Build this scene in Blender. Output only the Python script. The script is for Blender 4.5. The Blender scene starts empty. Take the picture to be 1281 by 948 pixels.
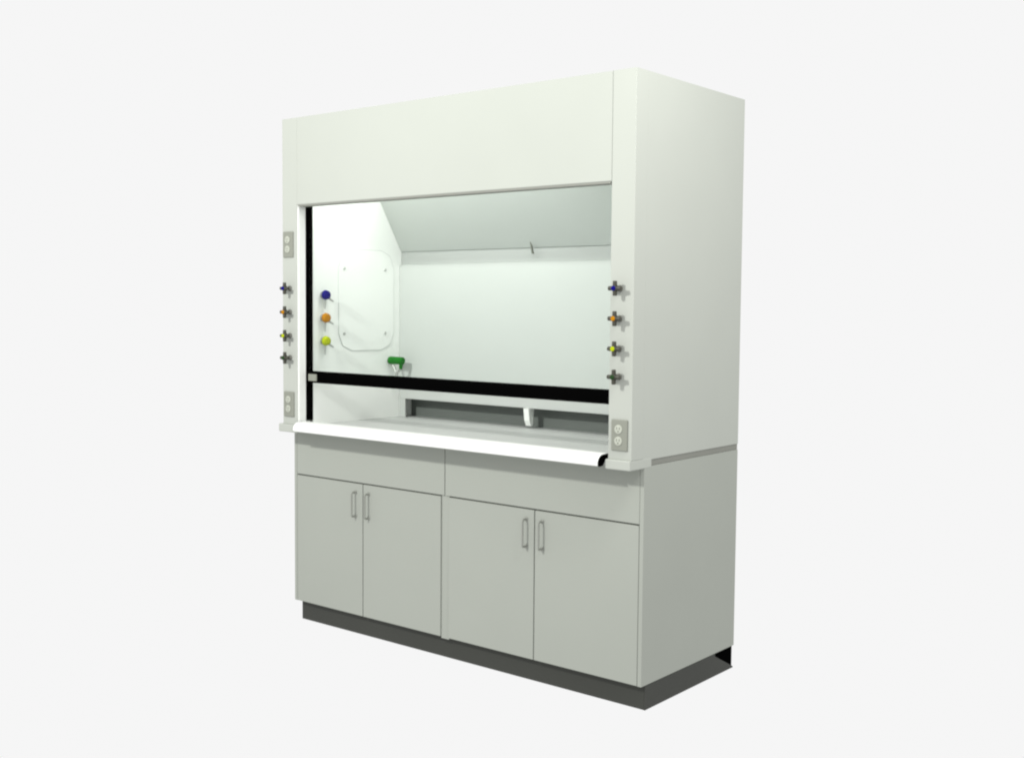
import bpy, bmesh, math
from mathutils import Matrix, Vector

sc = bpy.context.scene
C = sc.collection

# ------------------------------------------------------------------ materials
def material(name, col, rough=0.5, metal=0.0, mottling=0.03, bump=0.0, scale=3.0, spec=0.5):
    m = bpy.data.materials.new(name); m.use_nodes = True
    nt = m.node_tree; b = nt.nodes['Principled BSDF']
    b.inputs['Roughness'].default_value = rough
    b.inputs['Metallic'].default_value = metal
    b.inputs['Specular IOR Level'].default_value = spec
    tc = nt.nodes.new('ShaderNodeTexCoord')
    n = nt.nodes.new('ShaderNodeTexNoise'); n.inputs['Scale'].default_value = scale
    n.inputs['Detail'].default_value = 3.0
    nt.links.new(tc.outputs['Object'], n.inputs['Vector'])
    r = nt.nodes.new('ShaderNodeValToRGB')
    r.color_ramp.elements[0].position = 0.3; r.color_ramp.elements[1].position = 0.7
    r.color_ramp.elements[0].color = tuple(c * (1 - mottling) for c in col) + (1,)
    r.color_ramp.elements[1].color = tuple(min(1, c * (1 + mottling)) for c in col) + (1,)
    nt.links.new(n.outputs['Fac'], r.inputs['Fac'])
    nt.links.new(r.outputs['Color'], b.inputs['Base Color'])
    if bump:
        n2 = nt.nodes.new('ShaderNodeTexNoise'); n2.inputs['Scale'].default_value = 260
        nt.links.new(tc.outputs['Object'], n2.inputs['Vector'])
        bp = nt.nodes.new('ShaderNodeBump'); bp.inputs['Strength'].default_value = bump
        bp.inputs['Distance'].default_value = 0.001
        nt.links.new(n2.outputs['Fac'], bp.inputs['Height'])
        nt.links.new(bp.outputs['Normal'], b.inputs['Normal'])
    return m

PAINT = material('powder_coat_paint', (0.395, 0.415, 0.378), 0.75, mottling=0.012, bump=0.05, spec=0.15)
CABINET = material('cabinet_paint', (0.328, 0.346, 0.311), 0.7, mottling=0.012, bump=0.05, spec=0.15)
LINER = material('white_liner', (0.80, 0.82, 0.79), 0.45, mottling=0.008)
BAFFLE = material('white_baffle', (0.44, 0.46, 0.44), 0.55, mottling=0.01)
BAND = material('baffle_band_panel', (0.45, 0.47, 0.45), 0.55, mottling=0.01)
SLOPE = material('sloped_baffle_panel', (0.58, 0.61, 0.58), 0.5, mottling=0.01)
WORKTOP = material('pale_epoxy', (0.40, 0.415, 0.40), 0.6, mottling=0.015)
JAMB = material('bright_white_trim', (0.74, 0.755, 0.73), 0.5, mottling=0.005, spec=0.3)
BLACK = material('black_rubber_and_shade', (0.0015, 0.0015, 0.0015), 0.8, mottling=0.05, spec=0.0)
KICK = material('dark_grey_kick', (0.046, 0.048, 0.042), 0.6, mottling=0.05, spec=0.2)
PLATE = material('brushed_steel_plate', (0.225, 0.235, 0.20), 0.5, 0.0, 0.03, spec=0.2)
SOCKET = material('ivory_socket', (0.40, 0.42, 0.36), 0.5, spec=0.2)
GASKET = material('panel_gasket', (0.52, 0.54, 0.52), 0.6)
CHROME = material('satin_metal', (0.42, 0.43, 0.41), 0.35, 0.6)
PULL = material('nickel_pull', (0.30, 0.31, 0.28), 0.4, 0.3)
STEM = material('dull_valve_stem', (0.14, 0.14, 0.125), 0.5, spec=0.3)
DARK = material('dark_handle_plastic', (0.042, 0.041, 0.030), 0.45, spec=0.4)
CAVITY = material('duct_panel_shade', (0.13, 0.145, 0.133), 0.6, mottling=0.02)  # dark grey holds the shade of the cavity behind the baffle
SEAM = material('grey_reveal_and_shade', (0.20, 0.205, 0.18), 0.7, mottling=0.03)
BLUE = material('blue_plastic', (0.003, 0.002, 0.14), 0.6, spec=0.05)
ORANGE = material('orange_plastic', (0.40, 0.165, 0.002), 0.6, spec=0.05)
YELLOW = material('yellow_plastic', (0.36, 0.42, 0.004), 0.6, spec=0.05)
GREEN = material('green_plastic', (0.003, 0.12, 0.004), 0.5, spec=0.08)
DGREEN = material('dark_green_plastic', (0.015, 0.045, 0.012), 0.5, spec=0.1)

GLASS = bpy.data.materials.new('sash_glass'); GLASS.use_nodes = True
nt = GLASS.node_tree; nt.nodes.clear()
out = nt.nodes.new('ShaderNodeOutputMaterial'); mx = nt.nodes.new('ShaderNodeMixShader')
tr = nt.nodes.new('ShaderNodeBsdfTransparent'); tr.inputs[0].default_value = (0.985, 1.0, 0.992, 1)
gl = nt.nodes.new('ShaderNodeBsdfGlossy'); gl.inputs['Roughness'].default_value = 0.02
fr = nt.nodes.new('ShaderNodeFresnel'); fr.inputs[0].default_value = 1.15
nt.links.new(fr.outputs[0], mx.inputs[0]); nt.links.new(tr.outputs[0], mx.inputs[1])
nt.links.new(gl.outputs[0], mx.inputs[2]); nt.links.new(mx.outputs[0], out.inputs[0])

# ------------------------------------------------------------------ mesh helpers
def new(): return bmesh.new()

def box(bm, x0, x1, y0, y1, z0, z1, bev=0.0, seg=2):
    t = bmesh.new()
    bmesh.ops.create_cube(t, size=1)
    for v in t.verts:
        v.co = Vector(((x0+x1)/2 + v.co.x*(x1-x0), (y0+y1)/2 + v.co.y*(y1-y0), (z0+z1)/2 + v.co.z*(z1-z0)))
    if bev:
        bmesh.ops.bevel(t, geom=t.edges[:], offset=bev, segments=seg, affect='EDGES', profile=0.5)
    join(bm, t)

def join(bm, t, M=None):
    if M is not None: t.transform(M)
    me = bpy.data.meshes.new('tmp'); t.to_mesh(me); t.free()
    bm.from_mesh(me); bpy.data.meshes.remove(me)

def cyl(bm, a, b, r0, r1=None, n=24, bev=0.0):
    a = Vector(a); b = Vector(b); r1 = r0 if r1 is None else r1
    t = bmesh.new(); L = (b-a).length
    bmesh.ops.create_cone(t, cap_ends=True, segments=n, radius1=r0, radius2=r1, depth=L)
    if bev:
        e = [e for e in t.edges if len(e.link_faces) == 2 and any(len(f.verts) > 4 for f in e.link_faces)]
        bmesh.ops.bevel(t, geom=e, offset=bev, segments=3, affect='EDGES', profile=0.5)
    q = (b-a).normalized().to_track_quat('Z', 'Y').to_matrix().to_4x4()
    join(bm, t, Matrix.Translation((a+b)/2) @ q)

def ball(bm, c, r, s=(1, 1, 1)):
    t = bmesh.new(); bmesh.ops.create_uvsphere(t, u_segments=24, v_segments=14, radius=r)
    join(bm, t, Matrix.Translation(c) @ Matrix.Diagonal((*s, 1)))

def tube(bm, pts, r, n=12):
    for a, b in zip(pts[:-1], pts[1:]):
        cyl(bm, a, b, r, n=n)
    for p in pts[1:-1]: ball(bm, p, r)

def prism_x(bm, prof, x0, x1):
    """closed (y,z) outline extruded along x"""
    a = [bm.verts.new((x0, y, z)) for y, z in prof]
    b = [bm.verts.new((x1, y, z)) for y, z in prof]
    n = len(prof)
    bm.faces.new(a); bm.faces.new(b[::-1])
    for i in range(n): bm.faces.new((a[i], b[i], b[(i+1) % n], a[(i+1) % n]))
    bmesh.ops.recalc_face_normals(bm, faces=bm.faces[:])

def prism_z(bm, prof, z0, z1):
    a = [bm.verts.new((x, y, z0)) for x, y in prof]
    b = [bm.verts.new((x, y, z1)) for x, y in prof]
    n = len(prof)
    bm.faces.new(a); bm.faces.new(b[::-1])
    for i in range(n): bm.faces.new((a[i], b[i], b[(i+1) % n], a[(i+1) % n]))
    bmesh.ops.recalc_face_normals(bm, faces=bm.faces[:])

def obj(name, bm, mat, parent=None, label=None, smooth=False):
    me = bpy.data.meshes.new(name); bm.to_mesh(me); bm.free()
    me.materials.append(mat)
    if smooth:
        for p in me.polygons: p.use_smooth = True
        try: me.set_sharp_from_angle(angle=math.radians(40))
        except Exception: pass
    o = bpy.data.objects.new(name, me); C.objects.link(o)
    if parent is not None:
        # all shapes are written in world metres: give each mesh its parent's offset
        o.parent = parent
        o.matrix_parent_inverse = world_of(parent).inverted()
    if label: o['label'] = label
    return o

def world_of(o):
    M = Matrix.LocRotScale(o.location, o.rotation_euler, o.scale)
    return (world_of(o.parent) @ o.matrix_parent_inverse @ M) if o.parent else M

def thing(name, label, cat, loc=(0, 0, 0), group=None):
    o = bpy.data.objects.new(name, None); C.objects.link(o)
    o.location = loc; o['label'] = label; o['category'] = cat
    o.empty_display_size = 0.1
    if group: o['group'] = group
    return o

def bx(name, mat, parent, x0, x1, y0, y1, z0, z1, bev=0.0015, **k):
    bm = new(); box(bm, x0, x1, y0, y1, z0, z1, bev); return obj(name, bm, mat, parent, **k)

# ------------------------------------------------------------------ dimensions (metres)
W, D, H = 1.97, 0.715, 2.36
X0 = 0.027            # left side of the hood body
YF = -0.089           # front of the hood body
CL, CR = 0.128, 1.868 # inner edges of the two front columns
LI, RI = 0.132, 1.853 # liner faces
ZS = 0.948            # bottom of the hood sides
ZH = 1.965            # lower edge of the header

# ------------------------------------------------------------------ plinth
pl = thing('plinth', 'dark grey recessed plinth running under both base cabinets', 'plinth', (W/2, 0.3, 0))
bx('front_board', KICK, pl, 0.017, W-0.0065, 0.031, 0.047, 0.0, 0.094)
bm = new()
prism_x(bm, [(0.031, 0.0), (0.713, 0.001), (0.713, 0.006), (0.560, 0.083), (0.560, 0.094), (0.031, 0.094)], W-0.006, W-0.002)
obj('end_board', bm, KICK, pl)
bx('end_board', KICK, pl, 0.017, 0.033, 0.049, 0.70, 0.0, 0.094)
bx('shade_board', BLACK, pl, W-0.016, W-0.0075, 0.049, 0.7125, 0.0, 0.094)  # added black board, makes the cut corner read as deep shade
bx('back_board', BLACK, pl, 0.035, W-0.0175, 0.698, 0.7105, 0.0, 0.094)  # black stands for the shade inside the plinth

# ------------------------------------------------------------------ base cabinets
def u_handle(x, z0, z1, parent):
    bm = new()
    y = -0.026
    tube(bm, [(x, 0.001, z0), (x, y+0.006, z0), (x, y, z0+0.006), (x, y, z1-0.006), (x, y+0.006, z1), (x, 0.001, z1)], 0.0042)
    h = obj('handle', bm, PULL, parent, smooth=True)
    for z in (z0, z1):
        b2 = new(); cyl(b2, (x, 0.0, z), (x, -0.0035, z), 0.0085, bev=0.001)
        obj('rosette', b2, PULL, h, smooth=True)
    return h

def cabinet(x0, x1, xl, xm, xr, hx, label, left_end, right_end):
    c = thing('base_cabinet', label, 'cabinet', ((x0+x1)/2, 0.35, 0.096), 'pair of base cabinets under the hood')
    # carcass: side boards, floor, back and face rail
    t = 0.018
    bx('side_board', CABINET, c, x0, x0+t, 0.0 if left_end else 0.032, D, 0.096, 0.9235)
    bx('side_board', CABINET, c, x1-t, x1, 0.0 if right_end else 0.032, D, 0.096, 0.9235)
    bx('floor_board', CABINET, c, x0+t, x1-t, 0.022, D-0.002, 0.0965, 0.112)
    bx('back_board', CABINET, c, x0+t, x1-t, D-0.016, D-0.002, 0.113, 0.92)
    bx('face_rail', CABINET, c, x0+t, x1-t, 0.0212, 0.031, 0.690, 0.9225)
    bx('top_board', CABINET, c, x0+t, x1-t, 0.042, D-0.02, 0.905, 0.9225)
    # front panel above the doors
    fx0, fx1 = (x0+t+0.001 if left_end else x0+0.0012), (x1-t-0.001 if right_end else x1-0.0012)
    fx0 = x0+0.0195 if left_end else fx0
    bx('drawer_front', CABINET, c, fx0, fx1, 0.0, 0.020, 0.7075, 0.9225, 0.0015)
    bx('stile', CABINET, c, xm-0.02, xm+0.02, 0.0212, 0.0308, 0.113, 0.6895, 0.0)
    if left_end:
        bx('centre_stile', CABINET, c, 0.9512, 0.9948, 0.006, 0.0300, 0.0885, 0.7065, 0.001)
    for i, (a, b) in enumerate(((xl, xm-0.0021), (xm+0.0021, xr))):
        d = bx('door', CABINET, c, a, b, 0.0, 0.020, 0.0965, 0.7015, 0.002)
        u_handle(hx[i], 0.552, 0.662, d)
    return c

cabinet(0.0, 0.9725, 0.0195, 0.471, 0.950, (0.424, 0.509),
        'grey-white base cabinet at the narrow far end of the plinth, left of the two', True, False)
cabinet(0.9735, W, 0.996, 1.458, 1.950, (1.417, 1.498),
        'grey-white base cabinet nearest the camera, with the tall exposed end panel', False, True)

# ------------------------------------------------------------------ fume hood
hood = thing('fume_hood', 'large off-white laboratory fume hood with half-raised black-railed glass sash, standing on two cabinets', 'fume hood', (W/2, 0.3, 0.924))

# deck the hood body stands on (shows as the dark reveal line on the end)
bx('reveal_strip', SEAM, hood, 0.012, W-0.003, 0.03, D-0.0008, 0.9245, ZS-0.001, 0.0)

def column(xa, xb):
    c = 0.002; bm = new(); prism_z(bm, [(xa, -0.012), (xa, YF+c), (xa+c*0.3, YF+c*0.3), (xa+c, YF), (xb-c, YF), (xb-c*0.3, YF+c*0.3), (xb, YF+c), (xb, -0.012)], 0.9545, H); return obj('front_column', bm, PAINT, hood)
column(X0, CL); column(CR, W)
bx('side_panel', PAINT, hood, W-0.014, W, -0.0118, D, ZS, H, 0.0)
bx('side_panel', PAINT, hood, X0, X0+0.014, -0.0118, D, ZS, H, 0.0)
bx('back_panel', PAINT, hood, X0+0.0145, W-0.0145, D-0.016, D-0.001, ZS, H-0.002, 0.0)
bx('top_panel', PAINT, hood, X0+0.0145, W-0.0145, -0.0115, D-0.017, H-0.016, H-0.002, 0.0)
# header: face with a folded lower return
bm = new()
prism_x(bm, [(YF+0.001, H), (YF+0.001, ZH+0.003), (YF+0.004, ZH), (-0.034, ZH), (-0.034, ZH+0.014), (YF+0.014, ZH+0.014), (YF+0.014, H)], CL+0.0003, CR-0.0012)
obj('header_panel', bm, PAINT, hood)
bx('header_shade_strip', SEAM, hood, CL+0.006, CR-0.006, YF+0.002, -0.038, ZH-0.0065, ZH-0.0002, 0.0)  # added grey strip, paints the shade under the header
# column feet
def foot(xa, xb, left):
    return bx('column_foot', PAINT, hood, xa, xb, -0.100, 0.047, 0.9175, 0.9540, 0.004)
foot(0.006, 0.139, True); foot(1.862, W+0.0015, False)
# jambs
bm = new(); prism_z(bm, [(CL+0.0003, YF+0.003), (LI, YF+0.009), (LI, -0.041), (CL+0.0003, -0.041)], 0.9565, ZH-0.0005); obj('jamb', bm, JAMB, hood)
bm = new(); prism_z(bm, [(CR-0.0003, YF+0.003), (RI, YF+0.035), (RI, -0.041), (CR-0.0003, -0.041)], 0.9565, ZH-0.0005); obj('jamb', bm, JAMB, hood)
# sash tracks
bx('sash_track', BLACK, hood, 0.1285, 0.1335, -0.0405, 0.001, 0.9725, 2.30, 0.0)
bx('sash_track', BLACK, hood, RI-0.0015, RI+0.004, -0.0405, 0.001, 0.9725, 2.30, 0.0)

# liner
ll = bx('liner_wall', LINER, hood, LI-0.010, LI, 0.0015, 0.660, 0.9485, 2.30, 0.0)
rl = bx('liner_wall', LINER, hood, RI, RI+0.010, 0.0015, 0.660, 0.9485, 2.30, 0.0)
bx('liner_ceiling', LINER, hood, LI, RI, 0.0015, 0.660, 2.301, 2.312, 0.0)
bx('rear_duct_wall', CAVITY, hood, LI-0.01, RI+0.01, 0.661, 0.675, 0.93, 2.30, 0.0)
# access panel on the left liner: plate with clipped corners and four screws
def chamf(y0, y1, z0, z1, c):
    return [(y0+c, z0), (y1-c, z0), (y1-c*0.3, z0+c*0.3), (y1, z0+c), (y1, z1-c), (y1-c*0.3, z1-c*0.3), (y1-c, z1), (y0+c, z1), (y0+c*0.3, z1-c*0.3), (y0, z1-c), (y0, z0+c), (y0+c*0.3, z0+c*0.3)]
bm = new(); prism_x(bm, chamf(0.160, 0.530, 1.288, 1.780, 0.085), LI+0.0002, LI+0.0020)
gk = obj('access_panel_gasket', bm, GASKET, hood)
bm = new(); prism_x(bm, chamf(0.1625, 0.5275, 1.2905, 1.7775, 0.084), LI+0.0012, LI+0.0030)
ap = obj('access_panel', bm, LINER, gk)
for y, z in ((0.196, 1.684), (0.468, 1.684), (0.196, 1.372), (0.468, 1.372)):
    bm = new(); cyl(bm, (LI+0.0025, y, z), (LI+0.0065, y, z), 0.0080, 0.006); obj('screw', bm, CHROME, gk, smooth=True)

# baffles
yb = 0.570
bf = bx('rear_baffle', BAFFLE, hood, LI+0.001, RI-0.001, yb, yb+0.007, 1.042, 1.712, 0.001)
bx('baffle_leg', BAFFLE, bf, LI+0.001, 0.176, yb, yb+0.007, ZS+0.001, 1.0415, 0.0)
bm = new()
prism_x(bm, [(yb-0.012, 1.041), (yb+0.030, 1.041), (yb+0.022, 0.962), (yb+0.008, 0.960), (yb-0.004, 0.985)], 0.950, 0.980)
obj('baffle_bracket', bm, LINER, bf)
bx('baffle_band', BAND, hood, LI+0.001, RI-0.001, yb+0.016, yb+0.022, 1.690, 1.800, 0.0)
sl = math.hypot(0.15, 0.245); ux, uz = -0.15/sl, 0.245/sl
L = 0.55
ys = yb+0.012
prof = [(ys, 1.780), (ys+ux*L, 1.780+uz*L), (ys+ux*L+0.008*uz, 1.780+uz*L+0.008*0.52), (ys+0.0035, 1.783)]
bm = new(); prism_x(bm, prof, LI+0.001, RI-0.001); ub = obj('sloped_baffle', bm, SLOPE, hood)
bm = new(); prism_x(bm, [(yb-0.020, 1.803), (yb-0.004, 1.784), (yb+0.008, 1.750), (yb-0.006, 1.750)], 0.985, 0.990); obj('baffle_hanger', bm, PLATE, ub)

# work surface with a raised front lip
bm = new()
prism_x(bm, [(0.660, 0.9250), (0.660, ZS), (-0.036, ZS), (-0.040, 0.9510), (-0.045, 0.9510), (-0.045, 0.9250)], LI-0.004, RI+0.004)
obj('work_surface', bm, WORKTOP, hood)

# airfoil sill
top = []
for i in range(9):
    a = i/8*math.radians(80)
    top.append((-0.092-0.034*math.sin(a), 0.9345+0.034*math.cos(a)))
prof = [(-0.046, 0.9690), (-0.060, 0.9700)] + top + [(-0.125, 0.930), (-0.117, 0.926), (-0.104, 0.932), (-0.094, 0.948), (-0.075, 0.957), (-0.046, 0.9600)]
bm = new(); prism_x(bm, prof, LI+0.006, 1.846); af = obj('airfoil_sill', bm, JAMB, hood, smooth=True)
cap = [(y*1.0, z) for y, z in prof if y < -0.055] + [(-0.060, 0.9585)]
prof2 = [(-0.050, 0.9695)] + [(y+0.001, z-0.001) for y, z in top] + [(-0.123, 0.928), (-0.114, 0.9245), (-0.092, 0.927), (-0.078, 0.945), (-0.050, 0.960)]
for xa, xb in ((1.8462, 1.8485), (LI+0.0035, LI+0.0058)):
    bm = new(); prism_x(bm, prof2, xa, xb); obj('end_cap', bm, BLACK, af)

# sash
sg = bx('sash', GLASS, hood, 0.137, RI-0.003, -0.022, -0.017, 1.203, 2.20, 0.0, label='clear glass sash')
bx('sash_rail', BLACK, sg, 0.1345, RI-0.002, -0.036, -0.004, 1.149, 1.2025, 0.002)
bx('end_clip', PLATE, sg, 0.150, 0.205, -0.043, -0.0365, 1.158, 1.190, 0.0015)

# service valves on the columns
def valve(x, z, mat, word, sm):
    bm = new()
    cyl(bm, (x, YF-0.0002, z), (x, YF-0.007, z), 0.013, 0.0115, bev=0.001)
    cyl(bm, (x, YF-0.006, z), (x, YF-0.028, z), 0.0075)
    v = obj('service_valve', bm, STEM, hood, label=f'valve with {word} index cap', smooth=True)
    bm = new()
    cyl(bm, (x, YF-0.024, z), (x, YF-0.044, z), 0.0125, 0.0105, bev=0.002)
    for k in range(4):
        a = k*math.pi/2
        dx, dz = math.cos(a), math.sin(a)
        cyl(bm, (x+dx*0.008, YF-0.034, z+dz*0.008), (x+dx*0.027, YF-0.034, z+dz*0.027), 0.0085, 0.0078, bev=0.002)
    h = obj('cross_handle', bm, DARK, v, smooth=True)
    bm = new(); cyl(bm, (x, YF-0.0435, z), (x, YF-0.048, z), 0.0095, 0.008, bev=0.0015)
    obj('index_cap', bm, mat, h, smooth=True)
for z, m, w in ((1.578, BLUE, 'blue'), (1.469, ORANGE, 'orange'), (1.360, YELLOW, 'yellow'), (1.258, DGREEN, 'dark green')):
    valve(1.911, z, m, w, True)
    valve(0.080, z + 0.006, m, w, True)

# outlets
def outlet(xa, xb, za, zb, cover):
    bm = new(); box(bm, xa, xb, YF-0.006, YF-0.0003, za, zb, 0.0022)
    p = obj('outlet_plate', bm, PLATE, hood)
    xm = (xa+xb)/2; zm = (za+zb)/2
    for s in (1, -1):
        zc = zm + s*0.0215
        bm = new(); cyl(bm, (xm-0.003, YF-0.0055, zc), (xm-0.003, YF-0.0085, zc), 0.0165, n=32, bev=0.001)
        s_ = obj('socket', bm, SOCKET, p, smooth=True)
        bm = new()
        for dx in (-0.009, 0.003): box(bm, xm+dx-0.001, xm+dx+0.001, YF-0.0090, YF-0.0084, zc-0.001, zc+0.008)
        cyl(bm, (xm-0.003, YF-0.0084, zc-0.008), (xm-0.003, YF-0.0090, zc-0.008), 0.0024, n=12)
        obj('pin_holes', bm, DARK, s_)
outlet(0.036, 0.106, 1.727, 1.845, False)
outlet(0.038, 0.108, 0.990, 1.106, False)
outlet(1.884, 1.954, 0.988, 1.102, False)

# gas and water fittings inside, on the left liner
def fitting(y, z, mat, word):
    bm = new()
    cyl(bm, (LI+0.0002, y, z), (LI+0.006, y, z), 0.018, bev=0.0015)
    cyl(bm, (LI+0.005, y, z), (LI+0.024, y, z), 0.009)
    cyl(bm, (LI+0.016, y, z), (LI+0.016, y, z-0.030), 0.0065, 0.0055)
    cyl(bm, (LI+0.016, y, z-0.030), (LI+0.016, y, z-0.066), 0.0055, 0.003)
    f = obj('gas_fitting', bm, CHROME, hood, label=f'{word} gas fitting on the left inner wall', smooth=True)
    bm = new()
    cyl(bm, (LI+0.018, y, z), (LI+0.040, y-0.002, z), 0.024, 0.019, bev=0.006)
    obj('fitting_cap', bm, mat, f, smooth=True)
    bm = new()
    cyl(bm, (LI+0.020, y+0.014, z-0.012), (LI+0.026, y+0.044, z-0.030), 0.006, 0.0035)
    obj('nozzle', bm, CHROME, f, smooth=True)
for z, m, w in ((1.556, BLUE, 'blue'), (1.449, ORANGE, 'orange'), (1.341, YELLOW, 'yellow')):
    fitting(0.062, z, m, w)
# green fitting near the rear corner
y, z = 0.500, 1.236
bm = new()
cyl(bm, (LI+0.0002, y, z), (LI+0.006, y, z), 0.017, bev=0.0015)
cyl(bm, (LI+0.022, y, z-0.010), (LI+0.052, y, z-0.062), 0.005)
cyl(bm, (LI+0.082, y, z-0.035), (LI+0.058, y, z-0.062), 0.005)
cyl(bm, (LI+0.055, y, z-0.055), (LI+0.055, y, z-0.085), 0.008, 0.006)
g = obj('water_fitting', bm, CHROME, hood, label='green water fitting near the rear corner', smooth=True)
bm = new(); cyl(bm, (LI+0.006, y, z), (LI+0.098, y, z), 0.020, 0.018, bev=0.004)
cyl(bm, (LI+0.086, y, z-0.008), (LI+0.082, y, z-0.042), 0.012, 0.007, bev=0.001)
obj('fitting_body', bm, GREEN, g, smooth=True)

# ------------------------------------------------------------------ camera
fwd = Vector((-math.sin(0.6844)*math.cos(-0.063), math.cos(0.6844)*math.cos(-0.063), math.sin(-0.063)))
rt = fwd.cross(Vector((0, 0, 1))).normalized(); up = rt.cross(fwd)
roll = 0.0083
r2 = math.cos(roll)*rt + math.sin(roll)*up; u2 = -math.sin(roll)*rt + math.cos(roll)*up
cd = bpy.data.cameras.new('camera'); cam = bpy.data.objects.new('camera', cd); C.objects.link(cam)
M = Matrix((r2, u2, -fwd)).transposed().to_4x4(); M.translation = Vector((4.2502, -3.5712, 1.51))
cam.matrix_world = M
cd.sensor_width = 36; cd.lens = 1438.1/1281*36; cd.clip_end = 200
sc.camera = cam

# ------------------------------------------------------------------ lighting
w = bpy.data.worlds.new('World'); sc.world = w; w.use_nodes = True
bg = w.node_tree.nodes['Background']
bg.inputs[0].default_value = (1.0, 1.0, 1.0, 1); bg.inputs[1].default_value = 0.92

def area(name, loc, target, size, power, col=(1, 1, 1), size_y=None):
    l = bpy.data.lights.new(name, 'AREA'); l.energy = power; l.color = col; l.size = size
    if size_y: l.shape = 'RECTANGLE'; l.size_y = size_y
    o = bpy.data.objects.new(name, l); C.objects.link(o); o.location = loc
    o.rotation_euler = (Vector(target)-Vector(loc)).to_track_quat('-Z', 'Y').to_euler()
    return o
area('key_lamp', (0.6, -3.2, 3.1), (1.0, 0, 1.9), 0.20, 117, (1, 0.995, 0.96))
area('side_lamp', (3.3, -0.6, 3.1), (1.97, 0.2, 2.0), 0.9, 42, (1, 0.99, 0.96))
area('hood_lamp', (0.80, 0.17, 2.285), (0.70, 0.21, 1.0), 1.25, 9.2, (1.0, 0.99, 0.975), 0.14).rotation_euler = (0, 0, 0)

sc.view_settings.view_transform = 'Standard'; sc.view_settings.look = 'None'
sc.view_settings.exposure = 0; sc.view_settings.gamma = 1
sc.cycles.max_bounces = 10; sc.cycles.diffuse_bounces = 6; sc.cycles.transparent_max_bounces = 16
sc.cycles.filter_width = 2.2
